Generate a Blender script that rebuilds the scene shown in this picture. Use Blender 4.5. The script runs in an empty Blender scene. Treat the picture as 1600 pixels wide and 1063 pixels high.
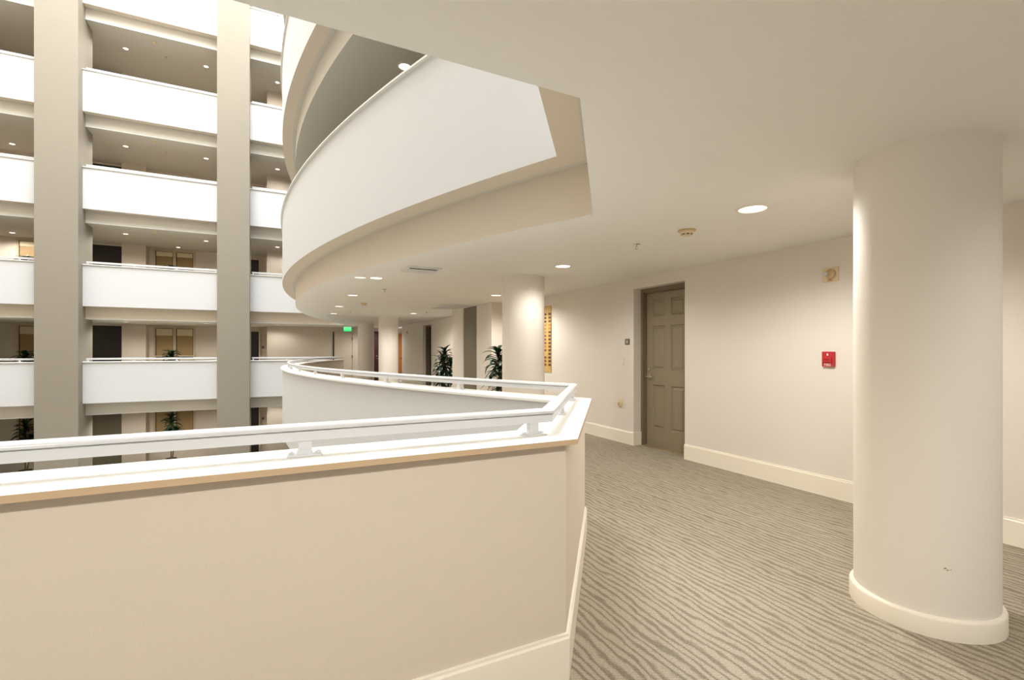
import bpy, bmesh, math, random
from mathutils import Vector
PI = math.pi
SC = bpy.context.scene
COL = SC.collection

# ------------------------------------------------------------------ camera, light, exposure
cd = bpy.data.cameras.new('camera'); cam = bpy.data.objects.new('camera', cd); COL.objects.link(cam)
cd.sensor_width = 36; cd.lens = 36 * 751.8 / 1600; cd.shift_y = 16.45 / 1600; cd.clip_start = .05; cd.clip_end = 200
cam.location = (0, 0, 1.37); cam.rotation_euler = (PI / 2, 0, -math.radians(26.51))
SC.camera = cam
vs = SC.view_settings
vs.view_transform = 'Standard'; vs.look = 'None'; vs.gamma = 1; vs.use_curve_mapping = False; vs.exposure = 0.25
W = bpy.data.worlds.new('world'); SC.world = W; W.use_nodes = True
bg = W.node_tree.nodes['Background']; bg.inputs[0].default_value = (1.0, .99, .97, 1); bg.inputs[1].default_value = .42

def lamp(kind, name, loc, energy, color, rot=(0, 0, 0), **kw):
    l = bpy.data.lights.new(name, kind); l.energy = energy; l.color = color
    for k, v in kw.items(): setattr(l, k, v)
    o = bpy.data.objects.new(name, l); COL.objects.link(o); o.location = loc; o.rotation_euler = rot
    return o
# the atrium's glazed roof: daylight from above
lamp('AREA', 'skylight', (-2.2, 11, 24.2), 9600, (.925, .966, 1.0), shape='RECTANGLE', size=10.5, size_y=17.5)

# ------------------------------------------------------------------ materials
def lin(c):
    return tuple(((v / 255) / 12.92 if v / 255 <= .04045 else ((v / 255 + .055) / 1.055) ** 2.4) for v in c) + (1,)
def mat(name, rgb, rough=.6, metal=0, bump=0, bscale=60, vary=0, vscale=3, spec=.5, emit=0, stretch=None, ecol=None):
    m = bpy.data.materials.new(name); m.use_nodes = True; nt = m.node_tree; N = nt.nodes; L = nt.links
    b = N['Principled BSDF']; c = lin(rgb)
    b.inputs['Base Color'].default_value = c; b.inputs['Roughness'].default_value = rough
    b.inputs['Metallic'].default_value = metal; b.inputs['Specular IOR Level'].default_value = spec
    tc = N.new('ShaderNodeTexCoord'); mp = N.new('ShaderNodeMapping'); L.new(tc.outputs['Object'], mp.inputs[0])
    if stretch: mp.inputs['Scale'].default_value = stretch
    n = N.new('ShaderNodeTexNoise'); n.inputs['Scale'].default_value = vscale; n.inputs['Detail'].default_value = 4
    L.new(mp.outputs[0], n.inputs['Vector'])
    r = N.new('ShaderNodeMapRange'); r.inputs['To Min'].default_value = 1 - max(vary, .012); r.inputs['To Max'].default_value = 1 + max(vary, .012)
    L.new(n.outputs['Fac'], r.inputs['Value'])
    x = N.new('ShaderNodeVectorMath'); x.operation = 'SCALE'; x.inputs[0].default_value = c[:3]; L.new(r.outputs[0], x.inputs['Scale'])
    L.new(x.outputs[0], b.inputs['Base Color'])
    if bump:
        n2 = N.new('ShaderNodeTexNoise'); n2.inputs['Scale'].default_value = bscale; n2.inputs['Detail'].default_value = 3
        L.new(mp.outputs[0], n2.inputs['Vector'])
        bp = N.new('ShaderNodeBump'); bp.inputs['Strength'].default_value = bump; bp.inputs['Distance'].default_value = .004
        L.new(n2.outputs['Fac'], bp.inputs['Height']); L.new(bp.outputs[0], b.inputs['Normal'])
    if emit:
        b.inputs['Emission Color'].default_value = lin(ecol or rgb); b.inputs['Emission Strength'].default_value = emit
    return m
M = {}
M['wall'] = mat('cream_wall_paint', (230, 223, 212), .62, bump=.25, bscale=90, vary=.012)
M['inner'] = mat('cream_parapet_paint', (219, 207, 189), .6, bump=.2, bscale=90)
M['ceil'] = mat('textured_ceiling_paint', (240, 238, 232), .75, bump=.7, bscale=55)
M['white'] = mat('white_parapet_paint', (219, 220, 221), .5, bump=.1, bscale=50)
M['cap'] = mat('white_coping_paint', (240, 238, 232), .35)
M['capedge'] = mat('coping_edge_warm_light', (204, 177, 142), .4)  # tan imitates warm light reflected on the coping's inner edge and underside
M['trim'] = mat('cream_gloss_trim', (246, 238, 221), .35)
M['col'] = mat('column_paint', (239, 232, 221), .6, bump=.15, bscale=90)
M['taupe'] = mat('taupe_pillar_coating', (150, 142, 128), .8, bump=.3, bscale=20, vary=.035, vscale=2.5, stretch=(1, 1, 9))
M['farwall'] = mat('tan_corridor_paint', (212, 200, 183), .7)
M['fascia'] = mat('beige_soffit_paint', (207, 202, 191), .7)
M['rail'] = mat('white_rail_metal', (214, 214, 214), .28, spec=.6)
M['olive'] = mat('olive_door_paint', (145, 134, 110), .4)
M['olived'] = mat('olive_frame_paint', (118, 106, 84), .4)
M['panel'] = mat('olive_grey_panel', (122, 113, 94), .5)
M['dark'] = mat('dark_brown_door', (38, 28, 24), .4)
M['maroon'] = mat('maroon_door', (58, 18, 16), .35)
M['orange'] = mat('varnished_wood_door', (176, 112, 56), .35, vary=.1, stretch=(1, 1, .1), vscale=20)
M['chrome'] = mat('brushed_nickel', (214, 208, 198), .22, metal=1)
M['plate'] = mat('dark_sign_plate', (104, 98, 88), .4)
M['platel'] = mat('light_sign_mark', (176, 170, 158), .5)
M['red'] = mat('red_alarm_plastic', (190, 40, 46), .35)
M['redd'] = mat('dark_red_plastic', (120, 22, 26), .4)
M['wtext'] = mat('white_print', (245, 240, 236), .5)
M['rtext'] = mat('red_print', (190, 70, 50), .5)
M['ivory'] = mat('ivory_plastic', (226, 208, 168), .4)
M['ivoryd'] = mat('aged_ivory_plastic', (200, 176, 132), .45)
M['lens'] = mat('clear_strobe_lens', (205, 208, 212), .1)
M['black'] = mat('black_slot', (22, 20, 18), .6)
M['vent'] = mat('white_vent_metal', (222, 222, 220), .4)
M['lampring'] = mat('downlight_trim', (240, 232, 220), .35)
M['lamp'] = mat('lit_lamp_glass', (255, 240, 224), .3, emit=2.6)
M['lampdim'] = mat('frosted_lamp_glass', (250, 236, 216), .3, emit=1.1)
M['leaf'] = mat('dark_green_leaf', (30, 58, 32), .38, vary=.35, vscale=9)
M['leaf2'] = mat('deep_green_leaf', (17, 34, 21), .4, vary=.35, vscale=9)  # second, darker green given to some leaves at random
M['stem'] = mat('brown_cane', (112, 92, 62), .8, vary=.2, vscale=30)
M['pot'] = mat('dark_planter', (70, 62, 54), .5)
M['soil'] = mat('potting_soil', (50, 40, 30), .9, bump=.5)
M['winframe'] = mat('tan_window_frame', (196, 176, 140), .5)
M['blind'] = mat('tan_roller_blind', (158, 132, 88), .7, vary=.05, stretch=(1, 1, 14), vscale=6)
M['valance'] = mat('pale_blind_valance', (214, 200, 168), .6)
M['art'] = mat('ochre_art_board', (204, 172, 104), .5, vary=.12, vscale=8)
M['artd'] = mat('dark_brown_tiles', (92, 58, 40), .5)
M['artr'] = mat('rust_red_tiles', (150, 62, 38), .5)
M['arto'] = mat('amber_tiles', (190, 120, 56), .5)
M['exit'] = mat('green_exit_face', (30, 190, 96), .4, emit=1.0, ecol=(38, 214, 112))
M['exitt'] = mat('pale_green_letters', (150, 250, 190), .4, emit=1.2, ecol=(150, 250, 190))
M['stone'] = mat('lobby_floor_stone', (205, 198, 184), .4, vary=.05)
M['scuff'] = mat('brown_scuff', (150, 122, 100), .7)
M['gap'] = mat('threshold_strip', (150, 128, 96), .5)

def carpet():
    m = bpy.data.materials.new('wavy_striped_carpet'); m.use_nodes = True; N = m.node_tree.nodes; L = m.node_tree.links
    b = N['Principled BSDF']; b.inputs['Roughness'].default_value = .9; b.inputs['Specular IOR Level'].default_value = .15
    tc = N.new('ShaderNodeTexCoord')
    mp = N.new('ShaderNodeMapping'); mp.inputs['Scale'].default_value = (1, .28, 1); L.new(tc.outputs['Object'], mp.inputs[0])
    nz = N.new('ShaderNodeTexNoise'); nz.inputs['Scale'].default_value = 9; nz.inputs['Detail'].default_value = 5; nz.inputs['Roughness'].default_value = .58; L.new(mp.outputs[0], nz.inputs['Vector'])
    wv = N.new('ShaderNodeMath'); wv.operation = 'MULTIPLY_ADD'   # x*k + noise*amp
    sx = N.new('ShaderNodeSeparateXYZ'); L.new(tc.outputs['Object'], sx.inputs[0])
    sc = N.new('ShaderNodeMath'); sc.operation = 'MULTIPLY'; sc.inputs[1].default_value = 2 * PI / .047; L.new(sx.outputs['X'], sc.inputs[0])
    L.new(nz.outputs['Fac'], wv.inputs[0]); wv.inputs[1].default_value = 17.0; L.new(sc.outputs[0], wv.inputs[2])
    sn = N.new('ShaderNodeMath'); sn.operation = 'SINE'; L.new(wv.outputs[0], sn.inputs[0])
    rp = N.new('ShaderNodeValToRGB'); L.new(sn.outputs[0], N.new('ShaderNodeMapRange').inputs['Value'])
    mr = [n for n in N if n.bl_idname == 'ShaderNodeMapRange'][0]; mr.inputs['From Min'].default_value = -1; L.new(mr.outputs[0], rp.inputs[0])
    e = rp.color_ramp.elements; e[0].position = .05; e[0].color = lin((135, 126, 109)); e[1].position = .6; e[1].color = lin((171, 161, 143))
    # ribbed yarn: fine rows across and a speckle
    s1 = N.new('ShaderNodeMath'); s1.operation = 'MULTIPLY'; s1.inputs[1].default_value = 2 * PI / .0115; L.new(sx.outputs['Y'], s1.inputs[0])
    s2 = N.new('ShaderNodeMath'); s2.operation = 'MULTIPLY_ADD'; s2.inputs[1].default_value = 2 * PI / .02; L.new(sx.outputs['X'], s2.inputs[0]); L.new(s1.outputs[0], s2.inputs[2])
    s3 = N.new('ShaderNodeMath'); s3.operation = 'SINE'; L.new(s2.outputs[0], s3.inputs[0])
    n2 = N.new('ShaderNodeTexNoise'); n2.inputs['Scale'].default_value = 130; n2.inputs['Detail'].default_value = 2; L.new(tc.outputs['Object'], n2.inputs['Vector'])
    ad = N.new('ShaderNodeMath'); ad.operation = 'MULTIPLY_ADD'; ad.inputs[1].default_value = .22; ad.inputs[2].default_value = 1.0; L.new(s3.outputs[0], ad.inputs[0])
    n3 = N.new('ShaderNodeMapRange'); n3.inputs['To Min'].default_value = .5; n3.inputs['To Max'].default_value = 1.5; L.new(n2.outputs['Fac'], n3.inputs['Value'])
    ml = N.new('ShaderNodeMath'); ml.operation = 'MULTIPLY'; L.new(ad.outputs[0], ml.inputs[0]); L.new(n3.outputs[0], ml.inputs[1])
    v = N.new('ShaderNodeVectorMath'); v.operation = 'SCALE'; L.new(rp.outputs[0], v.inputs[0]); L.new(ml.outputs[0], v.inputs['Scale'])
    L.new(v.outputs[0], b.inputs['Base Color'])
    bp = N.new('ShaderNodeBump'); bp.inputs['Strength'].default_value = .5; bp.inputs['Distance'].default_value = .003
    L.new(ml.outputs[0], bp.inputs['Height']); L.new(bp.outputs[0], b.inputs['Normal'])
    return m
M['carpet'] = carpet()

# ------------------------------------------------------------------ mesh helpers
def obj(name, bm, mats, parent=None, smooth=None):
    bmesh.ops.recalc_face_normals(bm, faces=bm.faces[:])
    me = bpy.data.meshes.new(name); bm.to_mesh(me); bm.free()
    for m in (mats if isinstance(mats, (list, tuple)) else [mats]): me.materials.append(M[m] if isinstance(m, str) else m)
    if smooth is not None:
        for p in me.polygons: p.use_smooth = True
        me.set_sharp_from_angle(angle=math.radians(smooth))
    o = bpy.data.objects.new(name, me); COL.objects.link(o)
    if parent: o.parent = parent
    return o
def tag(o, label, cat, group=None):
    o['label'] = label; o['category'] = cat
    if group: o['group'] = group
    return o
def thing(name, label, cat, loc=(0, 0, 0), rz=0, group=None):
    o = bpy.data.objects.new(name, None); COL.objects.link(o); o.location = loc; o.rotation_euler = (0, 0, rz); o.empty_display_size = .1
    return tag(o, label, cat, group)
def struct(name, bm, mats, parent=None, smooth=None):
    o = obj(name, bm, mats, parent, smooth)
    if not parent: o['kind'] = 'structure'
    return o
def B(): return bmesh.new()
def box(bm, x0, x1, y0, y1, z0, z1, mi=0, bev=0):
    vs_ = [bm.verts.new(p) for p in ((x0, y0, z0), (x1, y0, z0), (x1, y1, z0), (x0, y1, z0), (x0, y0, z1), (x1, y0, z1), (x1, y1, z1), (x0, y1, z1))]
    fs = [bm.faces.new([vs_[i] for i in q]) for q in ((3, 2, 1, 0), (4, 5, 6, 7), (0, 1, 5, 4), (1, 2, 6, 5), (2, 3, 7, 6), (3, 0, 4, 7))]
    for f in fs: f.material_index = mi
    if bev:
        es = list({e for f in fs for e in f.edges})
        r = bmesh.ops.bevel(bm, geom=es, offset=bev, segments=2, affect='EDGES', profile=.5)
        for f in r['faces']: f.material_index = mi
    return bm
def prism(bm, pts, z0, z1, mb=0, mt=0, ms=0):
    lo = [bm.verts.new((x, y, z0)) for x, y in pts]; hi = [bm.verts.new((x, y, z1)) for x, y in pts]
    f = bm.faces.new(lo[::-1]); f.material_index = mb
    f = bm.faces.new(hi); f.material_index = mt
    n = len(pts)
    for i in range(n):
        f = bm.faces.new((lo[i], lo[(i + 1) % n], hi[(i + 1) % n], hi[i])); f.material_index = ms
    return bm
def lathe(bm, prof, seg=48, c=(0, 0), mis=None, a0=0, a1=2 * PI, axis='z', o=(0, 0, 0)):
    """revolve (r, h) pairs about the axis through o"""
    rings = []
    for r, h in prof:
        if r < 1e-6:
            rings.append([bm.verts.new(_ax(0, 0, h, axis, o, c))] * seg); continue
        rings.append([bm.verts.new(_ax(r * math.cos(2 * PI * i / seg), r * math.sin(2 * PI * i / seg), h, axis, o, c)) for i in range(seg)])
    for k in range(len(prof) - 1):
        for i in range(seg):
            j = (i + 1) % seg
            q = []
            for v in (rings[k][i], rings[k][j], rings[k + 1][j], rings[k + 1][i]):
                if v not in q: q.append(v)
            if len(q) > 2:
                f = bm.faces.new(q)
                if mis: f.material_index = mis[k]
    return bm
def _ax(a, b, h, axis, o, c):
    if axis == 'z': return (o[0] + c[0] + a, o[1] + c[1] + b, o[2] + h)
    if axis == 'x': return (o[0] + h, o[1] + a, o[2] + b)
    return (o[0] + a, o[1] + h, o[2] + b)
def offset_path(path, d):
    out = []
    n = len(path)
    for i, p in enumerate(path):
        dirs = []
        if i > 0: dirs.append((p[0] - path[i - 1][0], p[1] - path[i - 1][1]))
        if i < n - 1: dirs.append((path[i + 1][0] - p[0], path[i + 1][1] - p[1]))
        ns = []
        for dx, dy in dirs:
            l = math.hypot(dx, dy); ns.append((dy / l, -dx / l))
        if len(ns) == 1: nx, ny = ns[0]; k = 1
        else:
            nx, ny = ns[0][0] + ns[1][0], ns[0][1] + ns[1][1]; l = math.hypot(nx, ny); nx /= l; ny /= l
            k = 1 / max(.25, nx * ns[0][0] + ny * ns[0][1])
        out.append((p[0] + nx * d * k, p[1] + ny * d * k))
    return out
def sweep(bm, path, prof, mis=None, z=0, caps=True):
    """prof: closed list of (offset to the walkway side, height)"""
    cols = []
    for d, h in prof:
        cols.append([bm.verts.new((x, y, z + h)) for x, y in offset_path(path, d)])
    n = len(prof)
    for k in range(n):
        a, b = cols[k], cols[(k + 1) % n]
        for i in range(len(path) - 1):
            f = bm.faces.new((a[i], a[i + 1], b[i + 1], b[i]))
            if mis: f.material_index = mis[k]
    if caps:
        bm.faces.new([c[0] for c in cols]); bm.faces.new([c[-1] for c in cols][::-1])
    return bm
def tube(bm, pts, r, seg=10):
    rings = []
    for i, p in enumerate(pts):
        p = Vector(p); t = (Vector(pts[min(i + 1, len(pts) - 1)]) - Vector(pts[max(i - 1, 0)])).normalized()
        u = t.cross(Vector((0, 0, 1)));  u = u.normalized() if u.length > 1e-3 else Vector((1, 0, 0)); w_ = t.cross(u)
        rr = r[i] if isinstance(r, (list, tuple)) else r
        rings.append([bm.verts.new(p + rr * (math.cos(2 * PI * k / seg) * u + math.sin(2 * PI * k / seg) * w_)) for k in range(seg)])
    for a, b in zip(rings, rings[1:]):
        for k in range(seg): bm.faces.new((a[k], a[(k + 1) % seg], b[(k + 1) % seg], b[k]))
    bm.faces.new(rings[0][::-1]); bm.faces.new(rings[-1])
    return bm
def text(name, s, size, mname, parent, loc, rot, depth=.001):
    cu = bpy.data.curves.new(name, 'FONT'); cu.body = s; cu.size = size; cu.extrude = depth; cu.align_x = 'CENTER'; cu.align_y = 'CENTER'
    t = bpy.data.objects.new(name, cu); COL.objects.link(t); t.location = loc; t.rotation_euler = rot
    bpy.context.view_layer.update()
    dg = bpy.context.evaluated_depsgraph_get(); me = bpy.data.meshes.new_from_object(t.evaluated_get(dg)); bpy.data.objects.remove(t)
    me.materials.clear(); me.materials.append(M[mname]); o = bpy.data.objects.new(name, me); COL.objects.link(o)
    o.location = loc; o.rotation_euler = rot; o.parent = parent
    return o

# ------------------------------------------------------------------ the plan
F = 3.15; ZC = 2.405; PB = -.345; CAP = 1.0125
YF = 20.05; XW = 4.667; XE = 4.87
CX, CY, CR = 20.0936, 11.0435, 19.8985
def arc(y0, y1, n):
    a0 = math.asin((y0 - CY) / CR); a1 = math.asin((y1 - CY) / CR)
    return [(CX - CR * math.cos(a0 + (a1 - a0) * i / n), CY + CR * math.sin(a0 + (a1 - a0) * i / n)) for i in range(n + 1)]
NEAR = [(-9.5, 1.90), (1.002, 1.90)] + arc(3.03, YF, 72)
FULL = NEAR + [(-9.5, YF)]
LV = {-1: 'the storey just below', 0: 'the storey level with the viewer', 1: 'the first storey up', 2: 'the second storey up', 3: 'the third storey up', 4: 'the topmost storey'}
def zf(k): return F * k if k < 4 else F * 4 + .34

# slabs: every storey has a ceiling layer and a floor layer around the atrium
def storey_poly(d, xr=XE + .15, y0=-2.6, y1=24.3):
    p = offset_path(FULL, d)
    return p + [(-9.5, y1), (xr, y1), (xr, y0), (-9.5, y0)]
for k in range(-1, 5):
    z = zf(k)
    struct('floor', prism(B(), storey_poly(.2), z + PB, z, 1, 0, 1), ['carpet', 'fascia'])
    if k < 4:
        zc = z + ZC + (.36 if k == 3 else 0)
        zt = zf(k + 1) + PB
        mset = ['ceil', 'inner'] if k == 0 else ['fascia', 'fascia']
        struct('ceiling', prism(B(), storey_poly(.26), zc, zt, 0, 1, 1), mset)
        # far fascia's corner bead, coloured white to imitate its overexposed lower edge
        b = B(); e = .05 if k == 3 else .022
        box(b, -9.5, 2.9, YF + .245, YF + .262, zc - .006, zc - .006 + e); struct('trim_%d' % (k + 2), b, 'white')
struct('floor', box(B(), -10, XE + 1, -3, 25, -7.2, -7.0), 'stone')
struct('ceiling', box(B(), -10, XE + 1, -3, 1.0, 24.4, 24.6), 'fascia')

# walls around the building
struct('wall_left_unseen', box(B(), -9.95, -9.56, -2.6, 24.6, -7, 24.4), 'farwall')  # out-of-view wall added to shut light out on the atrium's left
b = B(); box(b, -9.5, XE + .4, -2.9, -2.6, F + PB, 24.4); struct('wall_back', b, 'farwall')
struct('wall_lower', box(B(), -9.5, XE + .4, -2.9, -2.6, -7, PB), 'farwall')
# upper and lower walls on the right-hand side
struct('wall_right_upper', box(B(), XE, XE + .3, -2.6, 24.3, F + PB, 24.4), 'wall')
struct('wall_right_lower', box(B(), XE, XE + .3, -2.6, 24.3, -7, PB), 'wall')

# ------------------------------------------------------------------ level with the viewer: right wall with the door recess
DY0, DY1, DZ = 4.465, 5.427, 2.255
b = B(); zt = ZC
for y0, y1, z0 in ((-2.6, DY0, 0), (DY1, 9.42, 0), (DY0, DY1, DZ)):
    box(b, XW, XW + .32, y0, y1, z0, zt)
struct('wall_right', b, 'wall')
# lift lobby block standing proud of the wall
b = B(); box(b, 4.2, XE + .1, 9.40, 10.235, 0, zt); box(b, 4.2, XE + .1, 11.11, 11.89, 0, zt); box(b, 4.225, XE + .1, 10.235, 11.11, 0, zt, 1)
struct('wall_lobby', b, ['wall', 'panel'])
RY0, RY1 = 15.95, 16.95
b = B(); box(b, XE, XE + .35, 11.89, RY0, 0, zt); box(b, XE, XE + .35, RY1, 20.1, 0, zt); box(b, XE, XE + .35, RY0, RY1, 2.27, zt)
struct('wall_right_far', b, 'wall')
# deep baseboards
def bb_prof(h=.192, t=.016): return [(0, 0), (-t, 0), (-t, h - .02), (-t + .006, h - .012), (-t + .006, h - .003), (-.002, h), (0, h)]
def baseboard(name, y0, y1, x=XW):
    b = B(); pr = bb_prof(); lo = [b.verts.new((x + d, y0, h)) for d, h in pr]; hi = [b.verts.new((x + d, y1, h)) for d, h in pr]; n = len(pr)
    for i in range(n): b.faces.new((lo[i], lo[(i + 1) % n], hi[(i + 1) % n], hi[i]))
    b.faces.new(lo); b.faces.new(hi[::-1]); return struct(name, b, 'trim')
baseboard('baseboard_right', -2.6, DY0 - .001); baseboard('baseboard_right.001', DY1 + .001, 9.40)
b = B(); box(b, XW - .016, 4.80, DY1 - .016, DY1 + .001, 0, .192, bev=.004); struct('baseboard_reveal', b, 'trim')
baseboard('baseboard_right_far', 11.9, RY0, XE); baseboard('baseboard_right_far.001', RY1, 20.1, XE)

# six-panel door in the recess
d = thing('door_1', '', ''); del d['label'], d['category']; d['kind'] = 'structure'
b = B(); fx = 4.80
for y0, y1, z0, z1 in ((DY0, DY0 + .05, 0, DZ), (DY1 - .05, DY1, 0, DZ), (DY0 + .05, DY1 - .05, DZ - .05, DZ)):
    box(b, fx, fx + .12, y0, y1, z0, z1)
for y0, y1, z0, z1 in ((DY0 + .05, DY0 + .066, 0, DZ - .05), (DY1 - .066, DY1 - .05, 0, DZ - .05), (DY0 + .05, DY1 - .05, DZ - .066, DZ - .05)):
    box(b, fx + .028, fx + .12, y0, y1, z0, z1)
obj('door_frame', b, 'olived', d)
LY0, LY1, LX = DY0 + .068, DY1 - .068, 4.855
leaf = B()
cy = (LY0 + LY1) / 2; pw = (LY1 - LY0 - .116 * 2 - .115) / 2
pans = []
for y0 in (LY0 + .116, LY1 - .116 - pw):
    for z0, z1 in ((.265, .885), (1.10, 1.72), (1.855, 2.09)):
        pans.append((y0, y0 + pw, z0, z1))
# leaf front as a grid with recessed, raised-field panels
ys = sorted({LY0, LY1} | {p[0] for p in pans} | {p[1] for p in pans}); zs = sorted({.012, DZ - .07} | {p[2] for p in pans} | {p[3] for p in pans})
for i in range(len(ys) - 1):
    for j in range(len(zs) - 1):
        if any(abs(p[0] - ys[i]) < 1e-5 and abs(p[2] - zs[j]) < 1e-5 for p in pans):
            y0, y1, z0, z1 = ys[i], ys[i + 1], zs[j], zs[j + 1]
            prev = None
            for ins, dp in ((0, 0), (.010, .016), (.024, .018), (.048, .005)):
                r = [leaf.verts.new((LX + dp, yy, zz)) for yy, zz in ((y0 + ins, z0 + ins), (y1 - ins, z0 + ins), (y1 - ins, z1 - ins), (y0 + ins, z1 - ins))]
                if prev:
                    for q in range(4): leaf.faces.new((prev[q], prev[(q + 1) % 4], r[(q + 1) % 4], r[q]))
                prev = r
            leaf.faces.new(prev)
        else:
            leaf.faces.new([leaf.verts.new((LX, yy, zz)) for yy, zz in ((ys[i], zs[j]), (ys[i + 1], zs[j]), (ys[i + 1], zs[j + 1]), (ys[i], zs[j + 1]))])
bmesh.ops.remove_doubles(leaf, verts=leaf.verts[:], dist=1e-5)
box(leaf, LX + .019, LX + .045, LY0, LY1, .012, DZ - .07)
obj('door_leaf', leaf, 'olive', d)
h = B(); lathe(h, [(0, -.012), (.026, -.012), (.03, -.004), (.03, 0)], 24, axis='x', o=(LX, 5.30, 1.0))
tube(h, [(LX - .01, 5.30, 1.0), (LX - .05, 5.30, 1.0), (LX - .055, 5.29, 1.0)], .012)
tube(h, [(LX - .053, 5.306, 1.0), (LX - .056, 5.27, 1.0), (LX - .052, 5.19, .998)][::1], [.013, .012, .010])
hd = obj('door_handle', h, 'chrome', d, 40)
hd.location = (0, 0, 0)
h = B(); lathe(h, [(0, -.018), (.018, -.018), (.022, -.01), (.026, 0)], 24, axis='x', o=(LX, 5.30, 1.105)); obj('deadbolt', h, 'chrome', d, 40)
h = B(); lathe(h, [(0, -.004), (.007, -.004), (.009, 0)], 12, axis='x', o=(LX, cy, 1.52)); obj('peephole', h, 'chrome', d, 40)
obj('threshold', box(B(), XW + .13, LX + .05, DY0 + .02, DY1 - .02, 0, .012), 'gap', d)
obj('door_backing', box(B(), LX + .05, LX + .12, DY0, DY1, 0, DZ), 'olived', d)

# far recessed door in the right wall
d = thing('door_2', '', ''); del d['label'], d['category']; d['kind'] = 'structure'
obj('door_leaf', box(B(), XE + .24, XE + .3, RY0 + .02, RY1 - .02, 0, 2.25, bev=.004), 'dark', d)
b = B(); box(b, XE + .10, XE + .24, RY1 - .05, RY1, 0, 2.27); box(b, XE + .10, XE + .24, RY0, RY0 + .05, 0, 2.27); box(b, XE + .10, XE + .24, RY0 + .05, RY1 - .05, 2.22, 2.27)
obj('door_frame', b, 'olived', d)
h = B(); tube(h, [(XE + .24, RY0 + .12, 1.0), (XE + .19, RY0 + .12, 1.0), (XE + .185, RY0 + .2, 1.0)], .01); obj('door_handle', h, 'chrome', d)

# ------------------------------------------------------------------ parapets and handrails
PAR = [(0, PB), (.2, PB), (.2, .985), (0, .985)]
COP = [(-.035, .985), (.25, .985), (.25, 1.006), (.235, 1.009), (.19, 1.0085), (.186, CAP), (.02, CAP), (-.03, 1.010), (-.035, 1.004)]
RAILP = [(.1, 1.066), (.14, 1.066), (.14, 1.096), (.135, 1.099), (.147, 1.103), (.1475, 1.110), (.142, 1.118), (.131, 1.1225), (.12, 1.124), (.109, 1.1225), (.098, 1.118), (.0925, 1.110), (.093, 1.103), (.105, 1.099), (.1, 1.096)]
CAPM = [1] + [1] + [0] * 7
def post(parent, x, y, z, rz, detail=True):
    b = B(); w0, w1 = .021, .027
    for a, bb_, c_ in (((w0, .012, 1.068), (w0, .012, 1.036), None), ):
        pass
    lo = [b.verts.new(p) for p in ((-w1, -.018, CAP + .007), (w1, -.018, CAP + .007), (w1, .018, CAP + .007), (-w1, .018, CAP + .007))]
    md = [b.verts.new(p) for p in ((-w0, -.015, CAP + .02), (w0, -.015, CAP + .02), (w0, .015, CAP + .02), (-w0, .015, CAP + .02))]
    hi = [b.verts.new(p) for p in ((-w0, -.015, 1.0665), (w0, -.015, 1.0665), (w0, .015, 1.0665), (-w0, .015, 1.0665))]
    for p, q in ((lo, md), (md, hi)):
        for i in range(4): b.faces.new((p[i], p[(i + 1) % 4], q[(i + 1) % 4], q[i]))
    b.faces.new(lo[::-1]); b.faces.new(hi)
    p = obj('post', b, 'rail', parent); p.location = (x, y, z); p.rotation_euler = (0, 0, rz)
    b = B(); box(b, -.055, .055, -.026, .026, CAP, CAP + .007, bev=.002 if detail else 0)
    if detail:
        for sx in (-.042, .042): lathe(b, [(.010, CAP + .007), (.010, CAP + .012), (.006, CAP + .016), (0, CAP + .017)], 12, c=(sx, 0))
    obj('base_plate', b, 'rail', p, 40)
    return p
def handrail(path, k, posts, label, detail=False):
    t = thing('handrail', label, 'handrail', group=None)
    obj('rail', sweep(B(), path, RAILP, z=zf(k)), 'rail', t, 50)
    for x, y, rz in posts: post(t, x, y, zf(k), rz, detail)
    return t
def pathpt(y, off=.12):
    R_ = CR - off; a = math.asin((y - CY) / R_); return (CX - R_ * math.cos(a), CY + R_ * math.sin(a), PI / 2 - a)
nposts = [(-4.5, 1.78, 0), (-3.35, 1.78, 0), (-2.2, 1.78, 0), (-1.05, 1.78, 0), (.10, 1.78, 0), (.985, 1.78, 0)]
a2 = math.atan2(1.13, .878)
nposts += [(1.46, 2.30, a2), (1.93, 2.905, a2)]
cposts = [pathpt(y) for y in (4.18, 5.40, 6.6, 7.8, 9.0, 10.2, 11.4, 12.6, 13.8, 15.0, 16.2, 24.4, 18.6, 19.8)]
for k in (0, 1, 2, 3):
    lb = {0: 'low cream-backed parapet with white coping curving round the walkway, nearest the viewer',
          1: 'curved white parapet of the walkway directly above, first one over the ceiling edge',
          2: 'curved white parapet second above the ceiling edge, behind the first curved one',
          3: 'curved white parapet highest up, barely seen past the one under it'}[k]
    t = thing('balcony_parapet', lb, 'parapet')
    obj('parapet_wall', sweep(B(), NEAR, PAR, [0, 0, 0, 1], z=zf(k)), ['inner', 'white'], t, 30)
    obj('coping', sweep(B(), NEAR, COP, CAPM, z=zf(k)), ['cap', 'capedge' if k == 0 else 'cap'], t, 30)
    if k == 0:
        inn = offset_path(NEAR, .2)
        obj('baseboard', sweep(B(), inn, [(0, 0), (.016, 0), (.016, .172), (.010, .180), (.010, .189), (.002, .192), (0, .192)]), 'trim', t, 30)
        handrail(NEAR, 0, nposts + cposts, 'white metal handrail on short posts running along the nearest coping', True)
    else:
        handrail(NEAR, k, cposts[:8], {1: 'white handrail on top of the curved parapet directly above', 2: 'white handrail on the curved parapet second above', 3: 'white handrail on the highest curved parapet'}[k])
PIL = [(-6.5, -5.46), (-1.72, -.72)]
BAYS = [('left of the wide tan pillar', -9.5, -6.5, (-9.3, -8.2, -7.0)), ('between the two tan pillars', -5.46, -1.72, (-5.36, -4.16, -2.96, -1.80)), ('right of the narrower tan pillar', -.72, 2.35, (-.62, .5, 1.6))]
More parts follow.
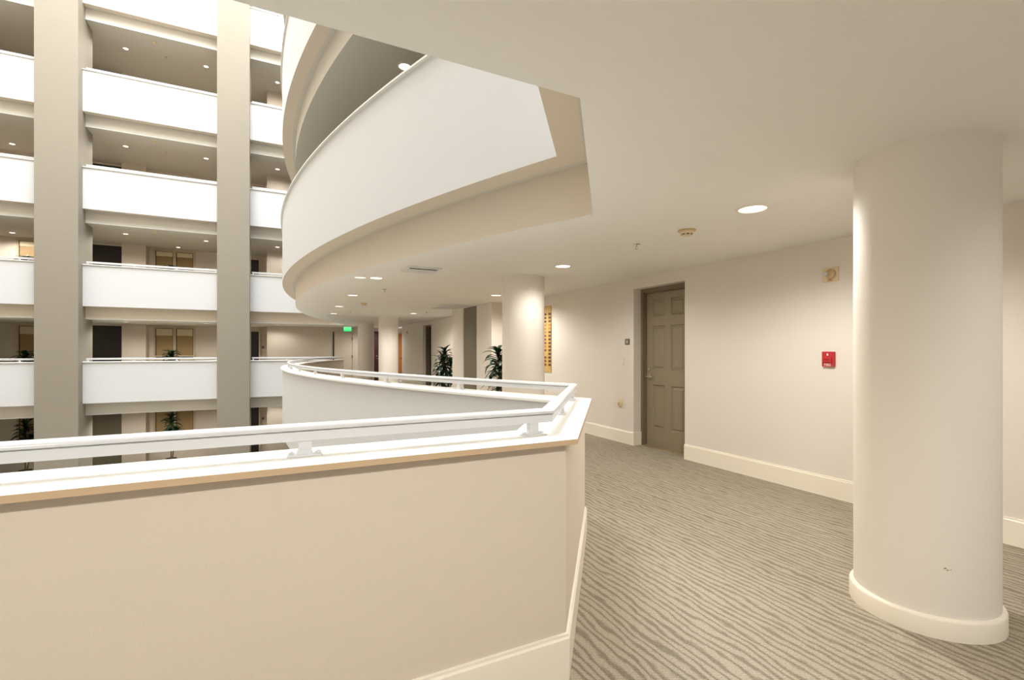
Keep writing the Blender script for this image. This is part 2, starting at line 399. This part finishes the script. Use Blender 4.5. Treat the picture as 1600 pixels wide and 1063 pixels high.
for k in range(0, 5):
    for bi, (bn, x0, x1, ps) in enumerate(BAYS):
        if k == 4 and bi == 0: continue
        path = [(x1, YF), (x0, YF)] if bi < 2 else [NEAR[-2], NEAR[-1], (x0, YF)]
        t = thing('balcony_parapet', 'white balcony parapet %s, %s' % (bn, LV[k]), 'parapet', group='far balcony parapets')
        if bi == 2: path = [(2.02, YF), (x0, YF)]
        obj('parapet_wall', sweep(B(), path, PAR, [0, 0, 0, 1], z=zf(k)), ['inner', 'white'], t)
        obj('coping', sweep(B(), path, COP, CAPM, z=zf(k)), ['cap', 'cap'], t)
        if k < 4 or bi == 2:
            handrail([(x1 - (.0 if bi == 2 else .03), YF), (x0 + .06, YF)], k, [(x, YF + .12, 0) for x in ps if x0 < x < x1], 'white far handrail %s, %s' % (bn, LV[k]))
for (x0, x1), lb in zip(PIL, ('wide square tan pillar rising through the atrium, left of the middle bay', 'square tan pillar rising through the atrium, the one nearer the curved balconies')):
    tag(obj('square_pillar', box(B(), x0, x1, YF - .4, 21.0, -7, 24.3), 'taupe'), lb, 'pillar', 'tan atrium pillars')

# ------------------------------------------------------------------ round columns
cols = [(3.0942, 1.3155, 'big round cream column standing on the carpet close by at the right', 1),
        (3.197, 6.05, 'round cream column with a potted plant behind it, before the art panel', 1),
        (3.256, 15.17, 'round cream column between the wood door and the maroon door', 1),
        (3.231, 19.05, 'farthest round cream column, beside the lit exit sign', 1)]
for x, y, lb, g in cols:
    t = thing('round_column', lb, 'column', (x, y, 0), group='round walkway columns')
    obj('shaft', lathe(B(), [(0, 0), (.30, 0), (.30, ZC - .0), (0, ZC)], 72), 'col', t, 30)
    obj('base_trim', lathe(B(), [(.30, 0), (.32, 0), (.32, .085), (.316, .094), (.309, .099), (.30, .10)], 72), 'trim', t, 40)
    if y < 2:
        b = B(); a = math.radians(219)
        # small brown scuff: three thin dabs lying on the shaft
        for da, z, w_, hh in ((0, .335, .014, .004), (.03, .328, .012, .003), (.07, .331, .006, .003)):
            q = [b.verts.new(((.3012) * math.cos(a + da + s * w_ / .6), .3012 * math.sin(a + da + s * w_ / .6), z + u * hh + s * .001)) for s, u in ((-1, 0), (0, -1), (1, 0), (0, 1))]
            b.faces.new(q)
        obj('scuff_mark', b, 'scuff', t)

# ------------------------------------------------------------------ far corridor, storey by storey
YB, YW, YX = 23.6, 24.0, 22.5
for k in range(-1, 4):
    z0 = zf(k); z1 = z0 + ZC + (.36 if k == 3 else 0)
    b = B(); box(b, -9.5, -6.5, YW, YW + .3, z0, z1); box(b, -5.25, -.19, YW, YW + .3, z0, z1); box(b, -6.5, -5.25, YW + .15, YW + .3, z0, z1); box(b, -5.25, -4.48, YB, YW, z0, z1); box(b, -6.9, -6.5, YB, YW, z0, z1)
    struct('wall_front', b, 'farwall')
    b = B(); box(b, -.19, XE + .15 if k else 5.9, YX, YX + .25, z0, z1); box(b, -.19, .05, YX + .25, YW, z0, z1); struct('wall_end', b, 'farwall')
    dk = 'dark' if k >= 0 else 'panel'
    t = thing('lift_door', 'dark lift door panel beside the wide tan pillar on %s' % LV[k], 'lift door', group='lift doors across the atrium')
    obj('door_panel', box(B(), -6.49, -5.26, YW - .02, YW + .14, z0, z1 - .06), dk, t)
    obj('door_header', box(B(), -6.49, -5.26, YW - .05, YW + .14, z1 - .06, z1), 'farwall', t)
    # narrow dark door in the recess beside the narrower pillar
    dd = thing('door_%d' % (k + 4), '', ''); del dd['label'], dd['category']; dd['kind'] = 'structure'
    obj('door_leaf', box(B(), -1.35, -.52, YW - .05, YW - .005, z0, z0 + 2.2), 'dark', dd)
    obj('door_frame', box(B(), -.52, -.46, YW - .07, YW, z0, z0 + 2.26), 'farwall', dd)
    if k < 2:
        tag(obj('room_sign', box(B(), -.40, -.31, YW - .02, YW - .001, z0 + 1.46, z0 + 1.56, bev=.003), 'plate'), 'small dark room sign beside the recessed dark door on %s' % LV[k], 'sign', 'far room signs')
    if k < 2:
        for wi, (x0, x1) in enumerate(((-4.24, -2.95), (-8.35, -7.05))):
            w_ = thing('window_%d' % ((k + 1) * 2 + wi + 1), '', ''); del w_['label'], w_['category']; w_['kind'] = 'structure'
            fz0, fz1 = z0 + 1.02, z0 + 2.28; xm = (x0 + x1) / 2; y = YW
            b = B()
            for a0, a1, c0, c1 in ((x0 - .06, x0, fz0 - .06, fz1 + .06), (x1, x1 + .06, fz0 - .06, fz1 + .06), (x0, x1, fz1, fz1 + .06), (x0, x1, fz0 - .06, fz0), (xm - .05, xm + .05, fz0, fz1)):
                box(b, a0, a1, y - .05, y, c0, c1)
            obj('window_frame', b, 'winframe', w_)
            for a0, a1 in ((x0, xm - .05), (xm + .05, x1)):
                obj('roller_blind', box(B(), a0 + .03, a1 - .02, y - .018, y - .010, fz0 + .14, fz1 - .02), 'blind', w_)
                obj('blind_valance', box(B(), a0 + .03, a1 - .02, y - .042, y - .018, fz1 - (.3 if k == 0 else .2), fz1 - .02, bev=.005), 'valance', w_)
                obj('window_pane', box(B(), a0, a1, y - .009, y - .002, fz0, fz1), 'dark', w_)
            obj('window_sill', box(B(), x0 - .06, x1 + .06, y - .1, y - .05, fz0 + .1, fz0 + .14), 'valance', w_)

# exit door, exit sign and the two doors on the end wall, storey level with the viewer
d = thing('door_9', '', ''); del d['label'], d['category']; d['kind'] = 'structure'
obj('door_leaf', box(B(), 2.46, 3.2, YX - .045, YX - .002, 0, 2.14, bev=.003), 'farwall', d)
b = B(); box(b, 2.40, 2.445, YX - .03, YX, 0, 2.2, 1); box(b, 3.215, 3.27, YX - .06, YX, 0, 2.2); box(b, 2.445, 3.215, YX - .06, YX, 2.155, 2.2)
obj('door_frame', b, ['farwall', 'dark'], d)
for z in (.3, 1.1, 1.9): obj('hinge', box(B(), 3.19, 3.225, YX - .06, YX - .03, z - .06, z + .06), 'dark', d)
d = thing('door_10', '', ''); del d['label'], d['category']; d['kind'] = 'structure'
obj('door_leaf', box(B(), 3.9, 4.75, YX - .05, YX - .005, 0, 2.24), 'maroon', d)
b = B(); tube(b, [(4.28, YX - .05, 1.0), (4.28, YX - .1, 1.0), (4.35, YX - .105, 1.0)], .014); obj('door_handle', b, 'chrome', d)
obj('deadbolt', lathe(B(), [(.03, 0), (.03, -.02), (0, -.025)], 16, axis='y', o=(4.28, YX - .05, 1.12)), 'chrome', d)
d = thing('door_11', '', ''); del d['label'], d['category']; d['kind'] = 'structure'
obj('door_leaf', box(B(), 4.95, 5.46, YX - .05, YX - .005, 0, 2.16), 'orange', d)
obj('door_handle', lathe(B(), [(.02, 0), (.03, -.04), (.03, -.06), (0, -.07)], 16, axis='y', o=(5.40, YX - .05, 1.0)), 'dark', d)
struct('wall_far_corner', box(B(), 5.5, 5.9, 20.1, YX, 0, ZC), 'wall')
t = thing('exit_sign', 'lit green exit sign hanging above the tan exit door', 'exit sign', (2.98, YX - .3, 2.33))
obj('housing', box(B(), -.17, .17, 0, .04, -.12, .12, bev=.006), 'vent', t)
obj('sign_face', box(B(), -.16, .16, -.004, 0, -.11, .11), 'exit', t)
text('lettering', 'EXIT', .15, 'exitt', t, (0, -.006, 0), (PI / 2, 0, 0))
obj('canopy', box(B(), -.05, .05, .0, .04, .12, ZC - 2.33), 'vent', t)

# ------------------------------------------------------------------ wall devices
def strobe(x, y, z, face, label, s=1):
    """face '-x' or '-y'"""
    t = thing('fire_alarm_strobe', label, 'fire alarm', (x, y, z), 0 if face == '-y' else -PI / 2, 'fire alarm horn strobes')
    obj('back_plate', box(B(), -.072 * s, .072 * s, -.012, 0, -.066 * s, .066 * s, bev=.004), 'ivory', t)
    h = B(); lathe(h, [(.046 * s, -.012), (.044 * s, -.028), (.036 * s, -.034), (0, -.034)], 28, axis='y', o=(.008, 0, .006)); obj('horn', h, 'ivoryd', t, 40)
    obj('strobe_lens', box(B(), -.045 * s, -.005 * s, -.05, -.03, -.006 * s, .022 * s, bev=.005), 'lens', t)
    text('lettering', 'FIRE', .026 * s, 'rtext', t, (0, -.0135, -.053 * s), (PI / 2, 0, 0))
    return t
strobe(XW, 2.69, 2.078, '-x', 'cream horn strobe high on the right wall above the red pull station')
strobe(XE, 19.14, 2.10, '-x', 'small pale strobe high on the far end of the right wall')
strobe(1.85, YX, 2.12, '-y', 'small strobe on the tan wall left of the exit door')
t = thing('fire_pull_station', 'red fire alarm pull station on the cream wall left of the big column', 'fire alarm', (XW, 2.70, 1.29), -PI / 2)
obj('housing', box(B(), -.054, .054, -.034, 0, -.07, .07, bev=.005), 'red', t)
obj('pull_handle', box(B(), -.038, .038, -.046, -.034, -.03, .018, bev=.004), 'red', t)
obj('slot', box(B(), -.044, .044, -.0355, -.034, -.040, -.036), 'redd', t)
text('lettering', 'FIRE', .034, 'wtext', t, (0, -.0355, -.054), (PI / 2, 0, 0))
text('lettering', 'PULL', .022, 'redd', t, (0, -.0475, -.006), (PI / 2, 0, 0))
obj('key_plate', box(B(), -.006, .006, -.037, -.034, .032, .052), 'wtext', t)
t = thing('room_sign', 'dark grey room number sign beside the olive six-panel door', 'sign', (XW, 5.56, 1.498), -PI / 2)
obj('sign_plate', box(B(), -.05, .05, -.008, 0, -.044, .044, bev=.002), 'plate', t)
obj('number_mark', box(B(), -.02, .02, -.0095, -.008, -.022, .022, bev=.0005), 'platel', t)
tag(obj('doorbell', box(B(), XW - .012, XW, 5.65, 5.685, 1.16, 1.255, bev=.004), 'wall'), 'narrow cream doorbell plate under the room sign', 'doorbell')
t = thing('outlet_cover', 'small oval cream plug cover low on the wall beside the door', 'outlet cover', (XW, 5.71, .59), -PI / 2)
b = B(); lathe(b, [(.055, 0), (.055, -.02), (.045, -.032), (0, -.036)], 28, axis='y'); bmesh.ops.scale(b, vec=(.75, 1, 1.28), verts=b.verts[:]); obj('cover', b, 'ivory', t, 40)
obj('socket', box(B(), -.02, .012, -.05, -.03, -.03, .012, bev=.005), 'ivoryd', t)

# art panel on the right wall
t = thing('art_panel', 'ochre art panel with rows of small dark squares behind the round column', 'artwork', (XW, 8.32, 1.585), -PI / 2)
obj('board', box(B(), -.62, .62, -.014, 0, -.625, .625, bev=.004), 'art', t)
b = B(); random.seed(4)
for i in range(7):
    x = .572 - i * .165
    for j in range(15):
        zz = .47 - j * .068
        if random.random() < .05: continue
        mi = 0 if j < 3 or i == 0 else (2 if j < 6 else random.choice((0, 1, 1, 2)))
        if i == 0 and 2 < j < 5: mi = 2
        box(b, x - .04, x + .04, -.019, -.014, zz - .02, zz + .02, mi)
obj('tile_inlay', b, ['artd', 'artr', 'arto'], t)

# ------------------------------------------------------------------ ceiling fixtures
LWARM = (1.0, .955, .90)
def downlight(x, y, zc, label, r=.085, power=0, strong=True):
    t = thing('downlight', label, 'downlight', (x, y, zc), group='recessed ceiling downlights')
    obj('trim_ring', lathe(B(), [(r * 1.25, 0), (r * 1.25, -.003), (r * 1.15, -.007), (r, -.006), (r * .97, 0)], 36), 'lampring', t, 40)
    obj('lens', lathe(B(), [(r * .97, 0), (r * .97, -.002), (r * .5, -.0045), (0, -.005)], 36), 'lamp' if strong else 'lampdim', t, 40)
    if power:
        l = lamp('SPOT', 'downlight_lamp', (0, 0, -.03), power, LWARM, spot_size=math.radians(166), spot_blend=.5, shadow_soft_size=.07); l.parent = t
    return t
P0 = 118
downlight(3.14, 2.36, ZC, 'large bright round downlight in the ceiling near the big column', .095, P0)
downlight(3.19, 5.0, ZC, 'round downlight between the olive door and the round column', .09, P0 * .42)
downlight(3.75, 8.19, ZC, 'downlight showing just left of the column top', .09, P0)
downlight(3.53, 13.24, ZC, 'small far downlight near the two farther columns', .09, P0)
downlight(1.33, 7.0, ZC, 'bright downlight beside a dim one under the curved edge', .085, P0 * .5)
downlight(1.12, 7.05, ZC, 'dim downlight beside a bright one under the curved edge', .08, 0, False)
downlight(1.35, 9.38, ZC, 'downlight second along the curved ceiling edge', .085, P0 * .5)
downlight(1.41, 11.9, ZC, 'downlight third along the curved ceiling edge', .085, P0 * .5)
downlight(1.55, 14.3, ZC, 'tiny downlight farthest along the curved ceiling edge', .085, P0 * .5)
downlight(4.2, 21.3, ZC, 'downlight over the maroon door past the far columns', .085, P0 * .9)
for x, y, lb in ((3.1, -.6, 'unseen fill downlight added past the big column, toward the right wall'), (.2, -.3, 'unseen fill downlight added straight over the viewer'), (-2.6, -.3, 'second unseen fill downlight added over the cream parapet walkway'), (-5.4, -.3, 'last unseen fill downlight added along the cream parapet walkway')):  # downlights out of view, added as fill for parapet, column and ceiling
    downlight(x, y, ZC, lb, .09, P0 * (.45 if x > 2 else 1.2 if x > 0 else .8))
downlight(1.75, 7.05, F + ZC, 'glowing round downlight under the walkway above, over the curved parapet', .085, 45)
BN = {-4.7: 'by the wide tan pillar', -2.25: 'left of the narrower tan pillar', .2: 'right of the narrower tan pillar'}
for k in range(-1, 4):
    z = zf(k) + ZC + (.36 if k == 3 else 0)
    for x in (-4.7, -2.25, .2):
        downlight(x, 21.65, z, 'far downlight %s on %s' % (BN[x], LV[k]), .075, 120 if x < 0 else 45)
    if k in (1, 2): downlight(-8.25, 23.2, z, 'far ceiling downlight left of the wide pillar on %s' % LV[k], .075, 110)
    if k == 1: downlight(-3.4, 23.5, z, 'far ceiling downlight just before the windows on %s' % LV[k], .07, 0)
def smoke(x, y, zc, label, slots=True):
    t = thing('smoke_detector', label, 'smoke detector', (x, y, zc), group='ceiling smoke detectors')
    obj('base_ring', lathe(B(), [(.075, 0), (.075, -.008), (.066, -.014), (.05, -.018)], 32), 'ivoryd', t, 40)
    obj('sensor_body', lathe(B(), [(.062, -.01), (.052, -.03), (.042, -.044), (.03, -.05), (0, -.05)], 32), 'ivory', t, 50)
    b = B()
    for a in range(0, 360, 45):
        a = math.radians(a + 10); q = [(.0500, -.036), (.0445, -.043)]
        vs_ = [b.verts.new((r_ * math.cos(a + s), r_ * math.sin(a + s), h_)) for s, (r_, h_) in ((-.25, q[0]), (.25, q[0]), (.25, q[1]), (-.25, q[1]))]
        b.faces.new(vs_)
    if slots: obj('vent_slots', b, 'black', t)
    else: b.free()
smoke(3.19, 3.03, ZC, 'cream smoke detector in the ceiling next to the large downlight')
smoke(1.80, 10.86, ZC, 'smoke detector under the curved ceiling, among the small downlights')
for k in range(0, 4): smoke(-3.7, 20.75, zf(k) + ZC + (.36 if k == 3 else 0), 'far smoke detector over the middle bay on %s' % LV[k], False)
def sprinkler(x, y, zc, label):
    t = thing('sprinkler', label, 'sprinkler', (x, y, zc), group='ceiling sprinklers')
    obj('escutcheon', lathe(B(), [(.035, 0), (.033, -.005), (.012, -.008)], 20), 'chrome', t, 40)
    b = B(); tube(b, [(0, 0, -.004), (0, 0, -.03)], .007, 8); tube(b, [(-.006, 0, -.02), (-.014, 0, -.035), (-.003, 0, -.05)], .0025, 6); tube(b, [(.006, 0, -.02), (.014, 0, -.035), (.003, 0, -.05)], .0025, 6)
    obj('nozzle', b, 'chrome', t)
    obj('deflector', lathe(B(), [(0, -.05), (.018, -.05), (.018, -.052), (0, -.052)], 16), 'chrome', t)
sprinkler(3.16, 3.63, ZC, 'small sprinkler head between the smoke detector and the olive door')
sprinkler(1.70, 8.22, ZC, 'small sprinkler head near the dark-slotted ceiling vent')
sprinkler(1.85, 13.23, ZC, 'small far sprinkler head beyond the curved downlights')
sprinkler(3.75, 12.7, ZC, 'small sprinkler head near the lobby block')
for k in (2, 3): sprinkler(-3.5, 21.6, zf(k) + ZC + (.36 if k == 3 else 0), 'far sprinkler dot over the middle bay on %s' % LV[k])
def vent(x0, x1, y0, y1, label, dark):
    t = thing('ceiling_vent', label, 'vent', ((x0 + x1) / 2, (y0 + y1) / 2, ZC), group='ceiling vents'); w_, h_ = (x1 - x0) / 2, (y1 - y0) / 2
    b = B()
    for a0, a1, c0, c1 in ((-w_, w_, -h_, -h_ + .03), (-w_, w_, h_ - .03, h_), (-w_, -w_ + .03, -h_ + .03, h_ - .03), (w_ - .03, w_, -h_ + .03, h_ - .03)): box(b, a0, a1, c0, c1, -.012, 0)
    obj('frame', b, 'vent', t)
    obj('backing', box(B(), -w_ + .03, w_ - .03, -h_ + .03, h_ - .03, -.002, 0), 'black' if dark else 'vent', t)
    b = B(); n = 7
    for i in range(n):
        y = -h_ + .05 + (2 * h_ - .1) * i / (n - 1)
        if dark and 1 <= i <= 2: continue
        vs_ = [b.verts.new(p) for p in ((-w_ + .03, y - .014, -.003), (w_ - .03, y - .014, -.003), (w_ - .03, y + .012, -.016), (-w_ + .03, y + .012, -.016))]; b.faces.new(vs_)
    obj('louvre', b, 'vent', t)
vent(1.50, 1.92, 5.80, 6.24, 'square white ceiling vent with a dark open slot near the curved edge', True)
vent(3.45, 4.05, 10.25, 11.35, 'flat white return grille in the ceiling before the lobby block', False)
vent(1.45, 1.95, 14.6, 15.2, 'thin grey-white vent far along the curved ceiling', False)

# ------------------------------------------------------------------ potted dracaenas
def leaf(bm, p, az, up, length, width, droop, rnd):
    n = 6; prev = None; pos = Vector(p); el = up
    side = Vector((-math.sin(az), math.cos(az), 0)); tw = rnd.uniform(-.35, .35); mi = 1 if rnd.random() < .35 else 0
    for i in range(n + 1):
        t = i / n; w_ = width * (math.sin(PI * min(1, t * .92 + .12)) ** .7) * .5 if i < n else .001
        nrm = Vector((-math.cos(az) * math.sin(el), -math.sin(az) * math.sin(el), math.cos(el)))
        sd = (side * math.cos(tw) + nrm * math.sin(tw))
        a = bm.verts.new(pos - sd * w_ + nrm * w_ * .35); m_ = bm.verts.new(pos); c = bm.verts.new(pos + sd * w_ + nrm * w_ * .35)
        if prev:
            for q in ((prev[0], prev[1], m_, a), (prev[1], prev[2], c, m_)):
                f = bm.faces.new(q); f.material_index = mi
        prev = (a, m_, c)
        pos = pos + Vector((math.cos(az) * math.cos(el), math.sin(az) * math.cos(el), math.sin(el))) * (length / n)
        el -= droop / n
def plant(x, y, z, top, label, seed, canes, rad=.42, n=34, wd=.075):
    """canes: list of (dx, dy, height fraction); leaves spring from the upper part of each cane"""
    rnd = random.Random(seed)
    t = thing('potted_dracaena', label, 'plant', (x, y, z), group='potted dracaenas')
    pt = obj('planter', lathe(B(), [(0, 0), (.14, 0), (.19, .32), (.2, .34), (.18, .34), (.172, .30), (0, .30)], 32), 'pot', t, 40)
    obj('soil', lathe(B(), [(.171, .302), (0, .306)], 24), 'soil', pt)
    fol = B()
    for dx, dy, hf, spread in canes:
        hz = (top - .3) * hf
        pts = [(dx * .25, dy * .25, .28), (dx * .6, dy * .6, hz * .5), (dx, dy, hz)]
        obj('cane', tube(B(), pts, [.022, .018, .014], 8), 'stem', t)
        for i in range(n):
            f = i / (n - 1); hh = hz - spread * (1 - f) ** 1.2
            up = math.radians(-12 + 92 * f ** 1.5 + rnd.uniform(-10, 10))
            L_ = rad * rnd.uniform(.8, 1.15) * (1.0 if f < .8 else .85)
            g = min(1, max(0, hh / max(hz, .1)))
            leaf(fol, (dx * g, dy * g, hh), i * 2.4 + rnd.uniform(-.3, .3), up, L_, wd, math.radians(rnd.uniform(60, 115)), rnd)
    obj('foliage', fol, ['leaf', 'leaf2'], t, 60)
plant(4.28, 12.75, 0, 1.62, 'tall dracaena standing past the lobby block beside the far wall', 1, [(0, 0, 1.0, .55), (.16, -.1, .8, .5), (-.08, .12, .62, .4), (-.1, -.08, .88, .5)], .36, 40)
plant(4.16, 8.72, 0, 1.62, 'dracaena half hidden behind the round column, before the lobby block', 2, [(-.1, .05, 1.0, .45), (-.14, -.12, .74, .5), (.1, .1, .85, .4)], .40, 40)
for k, top, tl in ((-1, 2.18, 1.9), (0, 1.47, 1.35), (1, 1.62, 1.55)):
    for x, w_ in ((-3.50, 'between the two tan pillars'), (-7.70, 'left of the wide tan pillar')):
        plant(x, 22.6, zf(k), top, 'dark dracaena %s, %s' % (w_, LV[k]), 10 + k + int(x), [(0, 0, 1.0, .35 if k >= 0 else .6)] + ([(.12, .1, .72, .3)] if k < 0 else []), .44, 54, .10)
